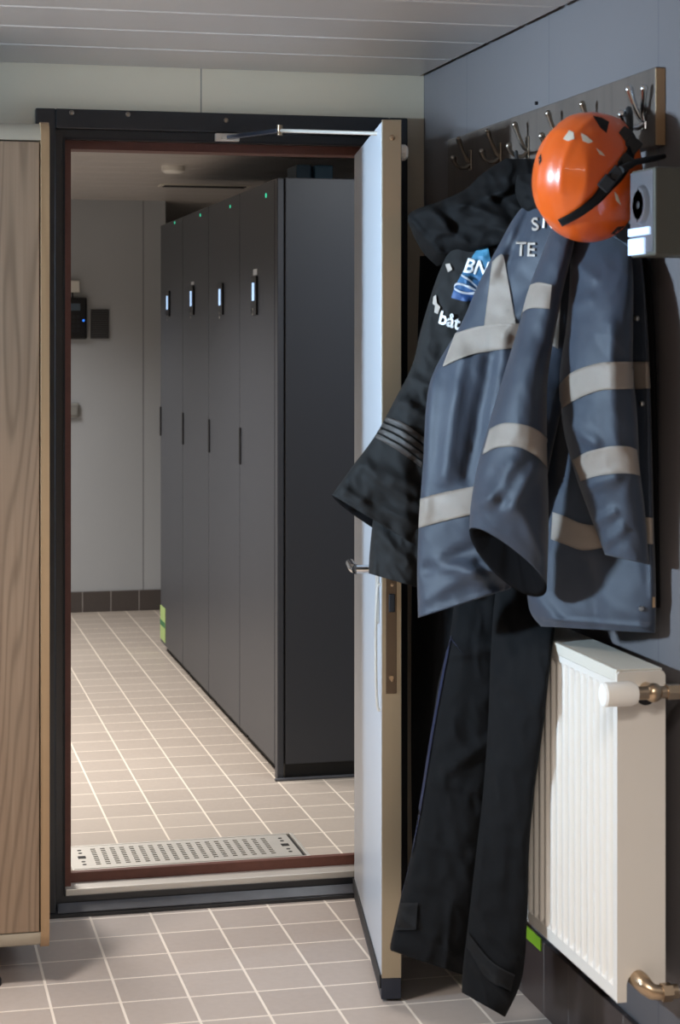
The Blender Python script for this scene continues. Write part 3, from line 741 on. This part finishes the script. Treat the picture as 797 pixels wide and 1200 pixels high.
def lay(name, bm, bvh, m, parent, off):
    last = None; xs_ = [v.co.x for v in bm.verts]; ys_ = [v.co.y for v in bm.verts]
    for ax_, (lo, hi) in enumerate(((min(xs_), max(xs_)), (min(ys_), max(ys_)))):
        c = lo+2.2
        while c < hi:
            co = [0, 0, 0]; no = [0, 0, 0]; co[ax_] = c; no[ax_] = 1
            bmesh.ops.bisect_plane(bm, geom=bm.verts[:]+bm.edges[:]+bm.faces[:], plane_co=co, plane_no=no); c += 2.2
    for v in bm.verts:
        x, y = v.co.x, v.co.y
        h, n_ = cast(bvh, x, y, last); last = (h-EYEV).length; v.co = h-ray(x, y).normalized()*off
    bmesh.ops.solidify(bm, geom=bm.faces[:], thickness=-.0006)
    bmesh.ops.recalc_face_normals(bm, faces=bm.faces[:])
    me = bpy.data.meshes.new(name); bm.to_mesh(me); bm.free()
    return link_mesh(name, me, m, parent)
def text(name, s, org, ex, ey, bvh, m, parent, off=.0035, bold=.03):
    """lettering: org = pixel of the baseline start, ex = pixel vector of one unit width, ey = of one unit height"""
    cu = bpy.data.curves.new(name, 'FONT'); cu.body = s; cu.offset = bold*.4; cu.size = 1; cu.resolution_u = 3
    ob = bpy.data.objects.new(name, cu); C.objects.link(ob); dg = bpy.context.evaluated_depsgraph_get()
    me = bpy.data.meshes.new_from_object(ob.evaluated_get(dg)); bpy.data.objects.remove(ob)
    bm = bmesh.new(); bm.from_mesh(me)
    bmesh.ops.remove_doubles(bm, verts=bm.verts[:], dist=.0005)
    for v in bm.verts:
        u, w_ = v.co.x, v.co.y; v.co = Vector((org[0]+ex[0]*u+ey[0]*w_, org[1]+ex[1]*u+ey[1]*w_, 0))
    return lay(name, bm, bvh, m, parent, off)

# --- black work trousers, two legs hanging lowest
tr = thing('work_trousers', at(560, 1190, 3.9), 'black work trousers hanging to the floor between the open door and radiator', 'trousers')
lgL, bL = loft('leg', [(540, 640, 600, 640, 4.02, 3.98, .03, .05), (528, 740, 592, 740, 4.02, 3.98, .05, .06), (514, 800, 590, 800, 4.0, 3.96, .06, .06), (505, 860, 582, 860, 3.99, 3.95, .06, .06),
    (494, 930, 576, 930, 3.97, 3.93, .06, .06), (482, 1000, 569, 1000, 3.95, 3.91, .06, .06), (468, 1060, 562, 1070, 3.94, 3.9, .06, .06), (458, 1105, 556, 1125, 3.93, 3.9, .055, .055), (458, 1114, 550, 1145, 3.93, 3.9, .05, .05)],
    M['black_fab2'], tr, amp=.007, freq=8, seed=3.1, power=.7, creases=[(515, 770, 575, 760, 7, .012), (520, 905, 575, 868, 7, .014), (505, 915, 560, 925, 6, .009), (500, 985, 560, 1005, 8, .008), (470, 1075, 545, 1130, 6, .008), (528, 1060, 522, 1140, 3, .007)], lining=M['navy_lining'])
lgR, bR = loft('leg', [(590, 640, 662, 640, 3.95, 3.88, .02, .03), (580, 700, 655, 700, 3.92, 3.84, .03, .03), (575, 770, 646, 770, 3.86, 3.71, .035, .025), (572, 850, 637, 850, 3.85, 3.72, .04, .025),
    (566, 930, 626, 930, 3.85, 3.755, .045, .025), (558, 1000, 620, 1000, 3.84, 3.77, .045, .03), (550, 1070, 618, 1075, 3.84, 3.775, .05, .03), (543, 1130, 612, 1145, 3.83, 3.78, .05, .035), (541, 1163, 592, 1192, 3.82, 3.79, .05, .035)],
    M['black_fab2'], tr, amp=.007, freq=8, seed=8.4, power=.7, creases=[(580, 790, 630, 830, 8, .010), (565, 985, 556, 1060, 6, .010), (570, 1090, 610, 1125, 5, .010), (556, 1130, 600, 1172, 5, .010)], lining=M['navy_lining'])
strip('knee_patch', [(470, 1058), (490, 1058)], [(464, 1090), (488, 1089)], bL, M['trouser_patch'], tr, .006, 12, 8)
strip('cuff_strap', [(549, 1092), (575, 1125), (603, 1142)], [(548, 1110), (570, 1145), (598, 1162)], bR, M['trouser_patch'], tr, .006, 20, 6)
strip('piping', [(527, 745), (507, 850), (487, 970), (464, 1065)], [(530, 745), (510, 850), (490, 970), (467, 1065)], bL, M['piping'], tr, .004, 50, 2)
MB().tube([at(600, 660, 3.95), at(598, 640, 3.97)], .01, 8).build('waist_tab', M['black_fab2'], tr)

# --- black garment added to imitate shade on the wall behind the door leaf
tb = thing('shade_garment', at(520, 1120, 4.45), 'black overalls added to imitate shade behind the door edge and trousers', 'garment')
loft('body', [(492, 300, 600, 300, 4.42, 4.2, .03, .04), (488, 450, 600, 450, 4.42, 4.2, .04, .05), (484, 600, 590, 600, 4.40, 4.2, .04, .06), (482, 760, 580, 760, 4.38, 4.2, .04, .06), (482, 900, 560, 900, 4.36, 4.2, .04, .06), (484, 1060, 545, 1065, 4.34, 4.2, .04, .05)],
     M['black_fab2'], tb, amp=.006, freq=7, seed=21, folds=.01, foldn=3, lining=M['navy_lining'])

# --- black jacket at the back left
bj = thing('black_jacket', at(500, 690, 4.1), 'black padded jacket with blue and white emblem, left of the navy jacket', 'jacket')
bd, bB = loft('body', [(545, 235, 640, 215, 4.02, 3.98, .02, .10), (538, 262, 640, 250, 4.04, 3.96, .04, .10), (520, 305, 620, 310, 4.06, 3.94, .04, .10), (506, 350, 615, 370, 4.07, 3.93, .05, .1), (492, 400, 612, 430, 4.08, 3.93, .05, .1),
    (486, 450, 610, 480, 4.08, 3.93, .05, .1), (482, 530, 605, 550, 4.08, 3.93, .05, .1), (480, 600, 600, 610, 4.08, 3.95, .05, .1), (482, 650, 596, 650, 4.08, 3.95, .05, .1)],
    M['black_fab_shaded'], bj, amp=.003, freq=6, seed=5.5, power=.7, creases=[], lining=M['navy_lining'])
sl, bS = loft('sleeve', [(540, 268, 604, 262, 4.02, 3.98, .03, .04), (515, 318, 592, 335, 4.01, 3.97, .045, .04), (495, 380, 572, 400, 4.0, 3.96, .05, .04), (483, 428, 552, 452, 3.99, 3.95, .05, .04),
    (463, 468, 536, 502, 3.98, 3.94, .05, .04), (440, 510, 522, 548, 3.97, 3.94, .05, .04), (412, 548, 515, 600, 3.97, 3.94, .05, .04), (389, 580, 508, 652, 3.96, 3.94, .045, .04)],
    M['black_fab'], bj, n=90, amp=.006, freq=10, seed=14, power=.8, drop=10, lift=0, creases=[(470, 470, 520, 500, 6, .014), (480, 440, 530, 470, 5, .010), (425, 545, 490, 575, 7, .014), (405, 575, 480, 625, 4, .010), (440, 560, 500, 600, 5, .012), (455, 600, 500, 618, 6, .010), (430, 590, 500, 640, 4, -.008)], lining=M['navy_lining'])
s2, bS2 = loft('sleeve', [(440, 585, 505, 580, 3.99, 3.93, .03, .04), (436, 618, 505, 618, 3.99, 3.93, .045, .04), (433, 650, 502, 652, 3.99, 3.93, .045, .04), (432, 672, 494, 690, 3.98, 3.93, .04, .04)],
    M['black_fab'], bj, n=40, amp=.006, freq=12, seed=31, power=.7, creases=[(445, 625, 480, 660, 7, .012), (438, 640, 440, 675, 4, .008)], lining=M['navy_lining'])
# hood and collar folds
hdp, bH = loft('hood', [(592, 186, 640, 186, 4.0, 3.96, .02, .06), (566, 203, 645, 200, 4.02, 3.94, .05, .08), (545, 222, 645, 220, 4.04, 3.93, .07, .1), (515, 236, 645, 240, 4.07, 3.92, .08, .1), (480, 250, 642, 258, 4.10, 3.92, .08, .1),
    (483, 272, 630, 275, 4.10, 3.92, .07, .1), (496, 296, 590, 286, 4.10, 3.95, .05, .08), (512, 312, 560, 292, 4.10, 3.98, .02, .05)],
    M['black_fab_shaded'], bj, n=70, amp=.012, freq=10, seed=41, power=.6, stretch=.8, creases=[(485, 262, 520, 300, 6, .012), (500, 245, 545, 285, 8, .022), (545, 240, 600, 270, 9, .022), (540, 240, 600, 222, 6, .014), (560, 262, 610, 282, 6, .016), (520, 240, 535, 275, 6, -.014), (585, 235, 620, 215, 6, -.012)], open_end=False)
strip('reflective_band', [(452, 488), (475, 497), (500, 515)], [(438, 512), (466, 528), (494, 548)], bS, M['tape_dark'], bj, .003, 24, 8)
for k in range(3):
    a = .22+.26*k
    strip('band_stitching', [(452-14*a, 488+24*a), (475-9*a, 497+31*a), (500-6*a, 515+33*a)], [(452-14*(a+.07), 488+24*(a+.07)), (475-9*(a+.07), 497+31*(a+.07)), (500-6*(a+.07), 515+33*(a+.07))], bS, M['black_fab'], bj, .0052, 20, 2)
em = patch('emblem', [(566, 283), (571, 284), (575, 305), (578, 330), (574, 345), (560, 353), (543, 353), (529, 349), (533, 336), (543, 318), (556, 297)], bS, M['emblem'], bj, .004, 4)
text('emblem_lettering', 'BN', (542, 318), (21, 4), (8, -23), bS, M['print_white'], em, .0062, .05)
def loop_strip():
    P = [(541, 323), (549, 328), (558, 336), (563, 341), (553, 344), (541, 343), (533, 338), (536, 333), (546, 335), (556, 340), (564, 344)]
    T = [(x, y-1.3) for x, y in P]; Bq = [(x, y+1.3) for x, y in P]
    return strip('emblem_swoosh', T, Bq, bS, M['print_white'], em, .0068, 60, 2)
loop_strip()
text('lettering', 'båt', (513, 378), (19.5, 6.5), (5, -21), bS, M['print_white'], bj, .0055, .06)
patch('lettering_tail', [(508, 348), (511, 346), (512, 356), (516, 360), (513, 368), (509, 366), (510, 358), (507, 356)], bS, M['print_grey'], bj, .0055, 1)
patch('hood_toggle', [(522, 310), (527, 309), (530, 316), (525, 319)], bS, M['print_grey'], bj, .006, 1)
MB().tube([at(606, 190, 3.99), at(605, 178, 4.12), at(604, 180, 4.22)], .004, 8).build('hanging_loop', M['strap'], bj, True)

# --- navy high visibility jacket
nj = thing('navy_high_visibility_jacket', at(640, 740, 3.75), 'navy jacket with pale reflective bands and printed lettering, hanging under the orange helmet', 'jacket')
# left half of the body
A_, bA = loft('body_left', [(640, 215, 690, 215, 3.82, 3.72, .02, .05), (606, 250, 692, 252, 3.83, 3.71, .05, .06), (583, 290, 690, 292, 3.83, 3.7, .06, .06), (562, 330, 688, 332, 3.83, 3.7, .06, .06), (540, 380, 680, 382, 3.83, 3.7, .06, .06),
    (510, 432, 672, 434, 3.83, 3.7, .06, .06), (500, 470, 660, 472, 3.82, 3.7, .06, .06), (496, 540, 645, 540, 3.81, 3.7, .06, .06), (491, 610, 632, 606, 3.8, 3.72, .06, .06), (489, 670, 615, 655, 3.8, 3.73, .055, .055), (490, 724, 598, 690, 3.79, 3.74, .05, .05)],
    M['navy'], nj, n=100, amp=.0032, freq=7, seed=2.2, power=.75, creases=[(610, 240, 570, 330, 8, .014), (645, 330, 590, 390, 10, .016), (620, 250, 590, 320, 7, -.010), (505, 440, 497, 600, 8, .010), (540, 420, 520, 560, 10, .014), (575, 420, 548, 560, 9, -.016), (590, 400, 575, 520, 8, .010),
        (500, 668, 560, 640, 7, -.012), (515, 660, 570, 675, 9, .018), (500, 700, 560, 668, 7, .008), (560, 660, 585, 690, 6, -.014), (500, 722, 590, 690, 3, .006)], lining=M['navy_lining'])
# right half of the body
D_, bD = loft('body_right', [(655, 262, 742, 262, 3.74, 3.54, .02, .04), (652, 300, 752, 300, 3.75, 3.53, .03, .04), (646, 400, 760, 400, 3.76, 3.52, .03, .04), (640, 520, 764, 520, 3.76, 3.51, .03, .04), (626, 600, 766, 600, 3.76, 3.51, .04, .04),
    (618, 660, 768, 660, 3.74, 3.51, .05, .04), (620, 712, 769, 716, 3.72, 3.51, .05, .04), (634, 734, 768, 742, 3.70, 3.51, .04, .04)],
    M['navy'], nj, n=90, amp=.0032, freq=6, seed=6.6, power=.8, creases=[(668, 300, 650, 560, 10, -.018), (620, 690, 650, 725, 8, .010), (690, 660, 700, 735, 8, -.008), (640, 725, 760, 735, 3, .005), (755, 300, 764, 700, 3, .006)], lining=M['navy_lining'])
fl = loft('front_facing', [(752, 300, 762, 300, 3.54, 3.52, .006, .01), (758, 400, 768, 400, 3.53, 3.52, .006, .01), (762, 520, 771, 520, 3.53, 3.52, .006, .01), (766, 640, 773, 640, 3.53, 3.52, .006, .01), (768, 712, 774, 712, 3.53, 3.52, .006, .01)],
    M['navy_lining'], nj, n=40, M_=16, amp=.001, open_end=False)
# sleeves
B_, bSl = loft('sleeve', [(648, 262, 676, 262, 3.66, 3.62, .02, .04), (640, 285, 672, 290, 3.65, 3.60, .04, .045), (622, 332, 660, 340, 3.64, 3.58, .05, .05), (607, 385, 650, 392, 3.63, 3.57, .055, .05), (590, 440, 642, 445, 3.62, 3.56, .08, .05),
    (573, 497, 641, 505, 3.61, 3.56, .09, .055), (560, 545, 642, 556, 3.60, 3.55, .09, .055), (552, 590, 643, 620, 3.59, 3.55, .085, .055), (550, 622, 641, 688, 3.58, 3.55, .055, .05)],
    M['navy'], nj, n=90, amp=.0030, freq=9, seed=11, power=1.05, drop=30, lift=16, creases=[(578, 555, 590, 585, 9, -.007), (600, 545, 572, 585, 9, .010), (563, 590, 590, 575, 8, .008), (598, 596, 628, 550, 9, .012), (610, 600, 638, 650, 8, .008), (630, 300, 600, 430, 6, .006)], lining=M['navy_lining'])
C_, bC = loft('sleeve', [(668, 262, 735, 262, 3.66, 3.60, .01, .04), (668, 320, 742, 320, 3.62, 3.50, .045, .05), (664, 380, 742, 380, 3.60, 3.47, .078, .04), (656, 440, 742, 432, 3.60, 3.47, .078, .04), (660, 500, 747, 490, 3.59, 3.47, .078, .04),
    (674, 555, 750, 548, 3.57, 3.47, .07, .04), (692, 605, 756, 600, 3.54, 3.47, .05, .045), (709, 650, 761, 662, 3.52, 3.47, .045, .045)],
    M['navy'], nj, n=90, amp=.0030, freq=9, seed=17, power=1.0, creases=[(675, 310, 695, 325, 7, .012), (672, 360, 690, 350, 6, .008), (670, 500, 695, 520, 8, .012), (690, 570, 720, 560, 8, .012), (700, 610, 720, 600, 5, .010), (706, 640, 730, 620, 5, .010), (715, 380, 722, 520, 8, .006)], lining=M['navy_lining'])
# collar
loft('collar', [(606, 205, 700, 196, 3.83, 3.68, .02, .06), (604, 225, 702, 220, 3.83, 3.68, .04, .06), (612, 245, 700, 240, 3.82, 3.68, .04, .06), (628, 262, 690, 262, 3.80, 3.69, .03, .05)], M['black_fab_shaded'], nj, n=40, amp=.008, freq=12, seed=51, power=.6, open_end=False)
RT = 'reflective_band'
strip(RT, [(577, 307), (588, 298), (592, 308)], [(566, 395), (585, 400), (607, 392)], bA, M['tape'], nj, .003, 16, 30)
strip(RT, [(534, 391), (560, 383), (600, 379), (626, 380)], [(519, 430), (552, 416), (592, 409), (606, 408)], bA, M['tape'], nj, .0042, 36, 10)
strip(RT, [(492, 585), (515, 578), (556, 570)], [(490, 619), (515, 612), (556, 602)], bA, M['tape'], nj, .003, 30, 10)
strip(RT, [(622, 334), (632, 331), (647, 334)], [(607, 372), (620, 362), (644, 362)], bSl, M['tape'], nj, .003, 24, 10)
strip(RT, [(574, 503), (590, 496), (610, 497), (628, 503), (641, 514)], [(566, 533), (582, 525), (606, 524), (626, 533), (642, 549)], bSl, M['tape'], nj, .003, 36, 10)
strip(RT, [(636, 366), (648, 352), (658, 341)], [(636, 396), (646, 404), (654, 409)], bA, M['tape'], nj, .003, 14, 20)
strip(RT, [(651, 457), (670, 437), (700, 426), (728, 424), (742, 424)], [(655, 482), (674, 469), (702, 458), (730, 456), (742, 456)], bC, M['tape'], nj, .003, 40, 10)
strip(RT, [(731, 424), (745, 424), (760, 424)], [(731, 456), (745, 456), (762, 455)], bD, M['tape'], nj, .003, 16, 10)
strip(RT, [(671, 539), (690, 529), (715, 523), (735, 523), (746, 527)], [(681, 564), (700, 558), (725, 555), (740, 555), (750, 558)], bC, M['tape'], nj, .003, 36, 10)
strip(RT, [(648, 600), (662, 605), (684, 614), (712, 617)], [(646, 632), (662, 638), (684, 645), (712, 641)], bD, M['tape'], nj, .003, 30, 10)
strip(RT, [(757, 606), (765, 607)], [(759, 637), (765, 638)], bD, M['tape'], nj, .003, 6, 6)
text('back_lettering', 'S', (623, 270), (20, -2), (-1.5, -21), bA, M['print_grey'], nj, .005, .04)
text('back_lettering', 'TE', (604, 299), (21, 1), (1, -23), bA, M['print_grey'], nj, .005, .04)
nb = text('sleeve_lettering', 'N', (634.5, 266), (19, 2), (2, -21), bA, M['print_white'], nj, .006, .06)
patch('red_mark', [(653, 258), (658, 260), (664, 268), (655, 267)], bA, M['print_red'], nj, .006, 1)
for px_, py_ in ((747, 373), (753, 473), (752, 713)):
    h, n_ = cast(bD, px_, py_, 3.5); MB().tube([h, h+n_*.004, h+n_*.006], [.0055, .005, .003], 14).build('snap_button', M['snap'], nj, True)
patch('cuff_tab', [(765, 700), (768, 700), (768, 712), (765, 712)], bD, M['ply_edge'], nj, .004, 1)
MB().tube([at(655, 205, 3.74), at(648, 180, 3.84), at(644, 168, 3.97)], .004, 8).build('hanging_loop', M['strap'], nj, True)

# ------------------------------------------------------------ helmet
hc = at(691, 208, 3.50)
t = thing('safety_helmet', tuple(hc-Vector((0, 0, .12))), 'orange safety helmet with black chin strap hanging from the near hook', 'helmet')
fwd = -ray(691, 208).normalized()                       # towards the viewer
ax = (fwd*.80+Vector((-.60, .25, .05))).normalized()     # crown axis, turned away from the wall
ux = Vector((0, 0, 1)).cross(ax).normalized(); uz = ax.cross(ux).normalized()
tilt = math.radians(-8); ux, uz = ux*math.cos(tilt)+uz*math.sin(tilt), uz*math.cos(tilt)-ux*math.sin(tilt)
RA, RU, RZ = .115, .094, .119
def hel(scale, nth, nph, thmax):
    vs = []; fs = []
    for i in range(nth+1):
        th_ = thmax*i/nth
        for k in range(nph):
            ph = 2*PI*k/nph; r = math.sin(th_); d = Vector((math.cos(th_), r*math.cos(ph), r*math.sin(ph)))
            g_ = 1.0
            # raised ribs and a pressed crown panel
            g_ += .022*math.exp(-((th_-.75)/.09)**2)*(.6+.4*math.cos(3*ph+.6))
            g_ += .018*math.exp(-((abs(d.y)-.30)/.07)**2)*(1 if d.z > -.3 else .3)
            if th_ > 1.75: g_ += .05*(th_-1.75)
            d = d*g_*scale
            vs.append(hc+ax*(d.x*RA)+ux*(d.y*RU)+uz*(d.z*RZ))
    for i in range(nth):
        for k in range(nph): fs.append((i*nph+k, i*nph+(k+1) % nph, (i+1)*nph+(k+1) % nph, (i+1)*nph+k))
    return vs, fs
vs, fs = hel(1, 48, 96, 1.95); vi, fi = hel(.93, 30, 96, 1.93)
me = bpy.data.meshes.new('shell'); no = len(vs); a0 = no-96; b0 = no+len(vi)-96
allf = fs+[tuple(no+i for i in f[::-1]) for f in fi]+[(a0+k, b0+k, b0+(k+1) % 96, a0+(k+1) % 96) for k in range(96)]
me.from_pydata([tuple(v) for v in vs+vi], [], allf)
bm = bmesh.new(); bm.from_mesh(me); bmesh.ops.remove_doubles(bm, verts=bm.verts[:], dist=1e-5); bmesh.ops.recalc_face_normals(bm, faces=bm.faces[:]); bH2 = BVHTree.FromBMesh(bm); bm.to_mesh(me); bm.free()
sh = link_mesh('shell', me, M['orange'], t, True)
vf, ff = hel(.915, 20, 48, 1.85)
me = bpy.data.meshes.new('foam_liner'); me.from_pydata([tuple(v) for v in vf], [], ff); link_mesh('foam_liner', me, M['helmet_in'], t, True)
for poly in ([(660, 163), (667, 153), (672, 155), (673, 163), (666, 165)], [(681, 156), (688, 160), (695, 166), (690, 168), (683, 165)], [(699, 174), (705, 178), (709, 183), (703, 181)], [(720, 225), (724, 229), (728, 241), (722, 235)]):
    patch('reflective_sticker', poly, bH2, M['reflect'], sh, .001, 2)
patch('vent', [(695, 136), (705, 138), (714, 143), (711, 156), (704, 150)], bH2, M['helmet_in'], sh, .0008, 2)
patch('vent', [(716, 274), (724, 266), (732, 265), (728, 272), (720, 275)], bH2, M['helmet_in'], sh, .0008, 2)
patch('vent', [(631, 186), (634, 180), (635, 188), (632, 194)], bH2, M['helmet_in'], sh, .0008, 2)
strip('chin_strap', [(654, 257), (674, 246), (694, 230), (706, 213), (720, 197), (731, 181), (738, 166), (736, 150)], [(659, 265), (680, 254), (701, 239), (716, 224), (731, 208), (741, 190), (745, 170), (744, 152)], bH2, M['strap'], t, .005, 60, 4)
for x, y, sx, sy in ((711, 215, 8, 9), (722, 203, 7, 8), (733, 190, 8, 9), (740, 172, 9, 12), (733, 158, 8, 8)):
    h, n_ = cast(bH2, x, y, 3.4); m_ = MB(); r_ = 3.4/FP
    m_.box(-sx*r_, sx*r_, -.005, .005, -sy*r_, sy*r_, .003)
    for v in m_.bm.verts:
        c = v.co.copy(); a = math.radians(-40); c = Vector((c.x*math.cos(a)-c.z*math.sin(a), c.y, c.x*math.sin(a)+c.z*math.cos(a)))
        v.co = h-ray(x, y).normalized()*(.006-c.y)+R_*c.x+Vector((0, 0, c.z))
    m_.build('buckle', M['rubber'], t)
h, n_ = cast(bH2, 722, 205, 3.4)
MB().tube([at(728, 199, 3.40), at(745, 190, 3.42), at(765, 186, 3.46), at(778, 183, 3.50)], [.007, .006, .006, .005], 10).build('side_strap', M['strap'], t, True)
MB().tube([at(735, 172, 3.44), at(738, 150, 3.50), at(738, 132, 3.53), at(737, 128, 3.55)], [.007, .007, .006, .006], 10).build('hanging_strap', M['strap'], t, True)
